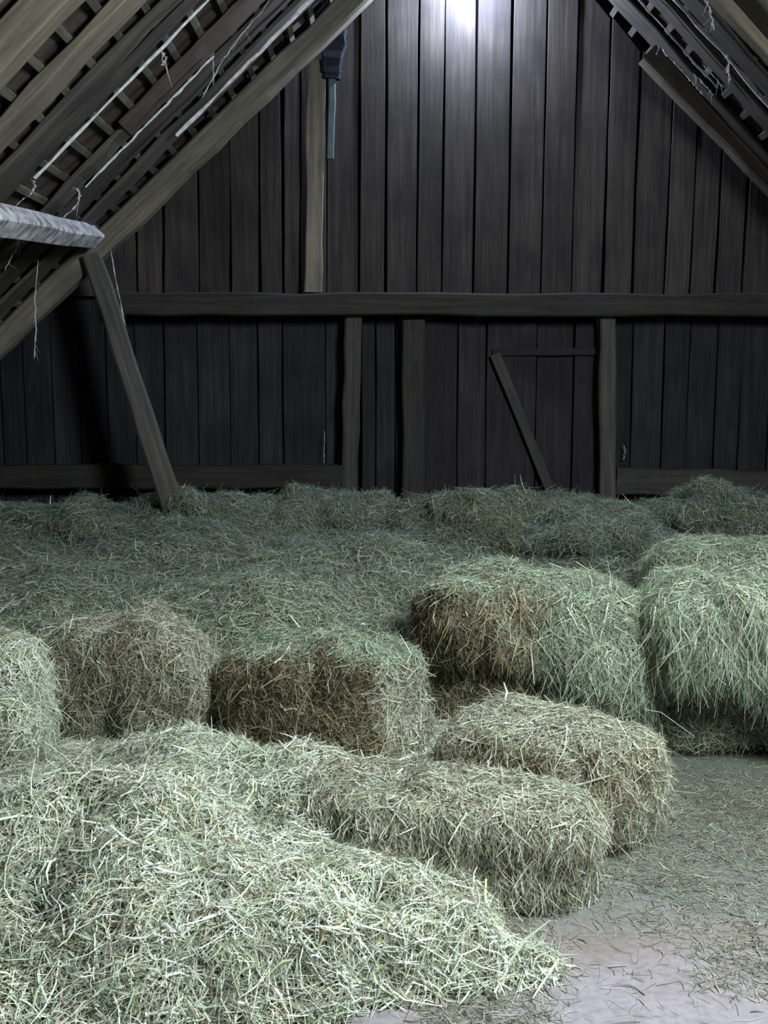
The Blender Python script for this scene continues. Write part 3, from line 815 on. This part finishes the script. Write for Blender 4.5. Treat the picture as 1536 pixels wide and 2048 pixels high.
# ------------------------------------------------------------------ cobwebs
def web(label, pts, w=0.006, tufts=0, seed=0, group='dusty cobwebs in the roof'):
    w = w * 0.55
    """hanging thread of dusty cobweb, knotted, with short side wisps"""
    r = np.random.default_rng(seed); secs = []
    P_ = [Vector(p) for p in pts]; o0 = P_[0]
    fine = []
    for a, b in zip(P_[:-1], P_[1:]):
        for k_ in range(6): fine.append(a.lerp(b, k_ / 6))
    fine.append(P_[-1])
    for i, p in enumerate(fine):
        ww = w * (0.4 + 0.9 * r.random()) * (0.3 if i in (0, len(fine) - 1) else 1)
        p = p - o0 + Vector(r.normal(0, w * .5, 3))
        secs.append([(p.x + ww * math.cos(a), p.y + ww * math.sin(a), p.z + .3 * ww * math.sin(a)) for a in (0, 2.09, 4.19)])
    v = [p for s in secs for p in s]; f = []
    for i in range(len(secs) - 1):
        for k_ in range(3): f.append((i * 3 + k_, i * 3 + (k_ + 1) % 3, i * 3 + 3 + (k_ + 1) % 3, i * 3 + 3 + k_))
    o = link('cobweb', mesh('cobweb', v, f), M['web']); o.location = o0
    tag(o, label, 'cobweb', group)
    for t_ in range(tufts):
        i = r.integers(1, len(fine) - 1); a = fine[i] - o0; d = Vector((r.normal(0, .03), r.normal(0, .02), r.normal(-.04, .03)))
        s2 = [[((a + d * s).x + c_ * w * .35 * (1 - s), (a + d * s).y + s_ * w * .35 * (1 - s), (a + d * s).z) for c_, s_ in ((1, 0), (-.5, .87), (-.5, -.87))] for s in (0, .5, .97)]
        v2 = [p for s in s2 for p in s]; f2 = [(i_ * 3 + k_, i_ * 3 + (k_ + 1) % 3, i_ * 3 + 3 + (k_ + 1) % 3, i_ * 3 + 3 + k_) for i_ in range(2) for k_ in range(3)]
        link('wisp', mesh('wisp', v2, f2), M['web'], o)
    return o
web('long cobweb thread hanging below the whitish purlin', [P(76, 520, 6.5), P(70, 600, 6.5), P(72, 660, 6.5), P(68, 718, 6.5)], .007, 5, 1)
web('cobweb wisp drooping at the left edge under the purlin', [P(46, 465, 6.3), P(30, 500, 6.3), P(8, 540, 6.3)], .010, 5, 2)
web('hooked cobweb clump on the lower end of the whitish lath', [P(64, 358, 5.3), P(70, 372, 5.3), P(60, 388, 5.3), P(32, 412, 5.3)], .010, 3, 3)
web('hooked cobweb clump above the end of the purlin', [P(145, 375, 5.7), P(161, 384, 5.7), P(156, 408, 5.7), P(122, 440, 5.7)], .012, 4, 4)
web('sagging cobweb strand beside the reddish board', [P(540, 0, 5.9), P(490, 60, 5.95), P(445, 120, 6.0), P(405, 195, 6.0)], .010, 6, 5)
web('cobweb thread hanging from the reddish board', [P(425, 112, 5.9), P(427, 140, 5.9), P(426, 172, 5.9)], .006, 2, 6)
web('cobweb tuft on the strut beside its upper end', [P(222, 500, 6.85), P(232, 560, 6.85), P(250, 650, 6.8)], .008, 6, 7)
web('cobweb rag hanging from the upper right rafter', [P(1410, 0, 5.9), P(1420, 30, 5.9), P(1428, 62, 5.9)], .018, 6, 8)
web('cobweb rag under the thicker right-hand lath', [P(1452, 112, 6.2), P(1456, 140, 6.2), P(1459, 165, 6.2)], .016, 5, 9)
web('cobweb clump at the lower end of the thin right lath', [P(1405, 130, 6.5), P(1425, 150, 6.5), P(1448, 176, 6.5)], .010, 4, 10)
web('cobweb knot on the short lath above the right rafter', [P(1385, 145, 6.9), P(1410, 170, 6.9), P(1428, 192, 6.9)], .012, 5, 11)
web('short cobweb hook at the upper end of the short right rafter', [P(1312, 85, 7.0), P(1318, 98, 7.0), P(1312, 110, 7.0)], .006, 0, 12)
web('cobweb rag below the whitish lath, upper end', [P(322, 100, 5.3), P(330, 118, 5.3), P(328, 134, 5.3)], .018, 5, 13)
web('pale thread hanging on the boards left of the slim post', [P(649, 860, 7.95), P(648, 900, 7.95), P(648, 928, 7.95)], .006, 1, 14)
web('small cobweb rag beside the post right of the door', [P(1246, 890, 7.95), P(1250, 905, 7.95), P(1247, 920, 7.95)], .012, 3, 15)

# ------------------------------------------------------------------ bits lying in the hay
def scrap(label, p, s, mat, seed):
    r = np.random.default_rng(seed)
    v = [(x * s + r.normal(0, s * .12), y * s * .6 + r.normal(0, s * .1), .004 + abs(r.normal(0, s * .25))) for y in (-1, 0, 1) for x in (-1, 0, 1)]
    v += [(a, b, c - .003) for a, b, c in v]
    f = [(i + j, i + j + 1, i + j + 4, i + j + 3) for j in (0, 3) for i in (0, 1)]
    f += [tuple(k + 9 for k in q[::-1]) for q in f]
    o = link('plastic_scrap', mesh('plastic_scrap', v, f), mat); o.location = p
    return tag(o, label, 'scrap')

q = PZ(727, 1250, 0.56)
scrap('tiny pale blue plastic scrap on the hay above the brown-fronted bale', q, .014, M['litterblue'], 1)
q = PZ(630, 1915, 0.0); q.z = float(heapH(np.array([q.x]), np.array([q.y]))[0]) + .03; q = PZ(630, 1915, q.z)
scrap('tiny pale blue plastic scrap in the bright foreground heap', q, .009, M['litterblue'], 2)
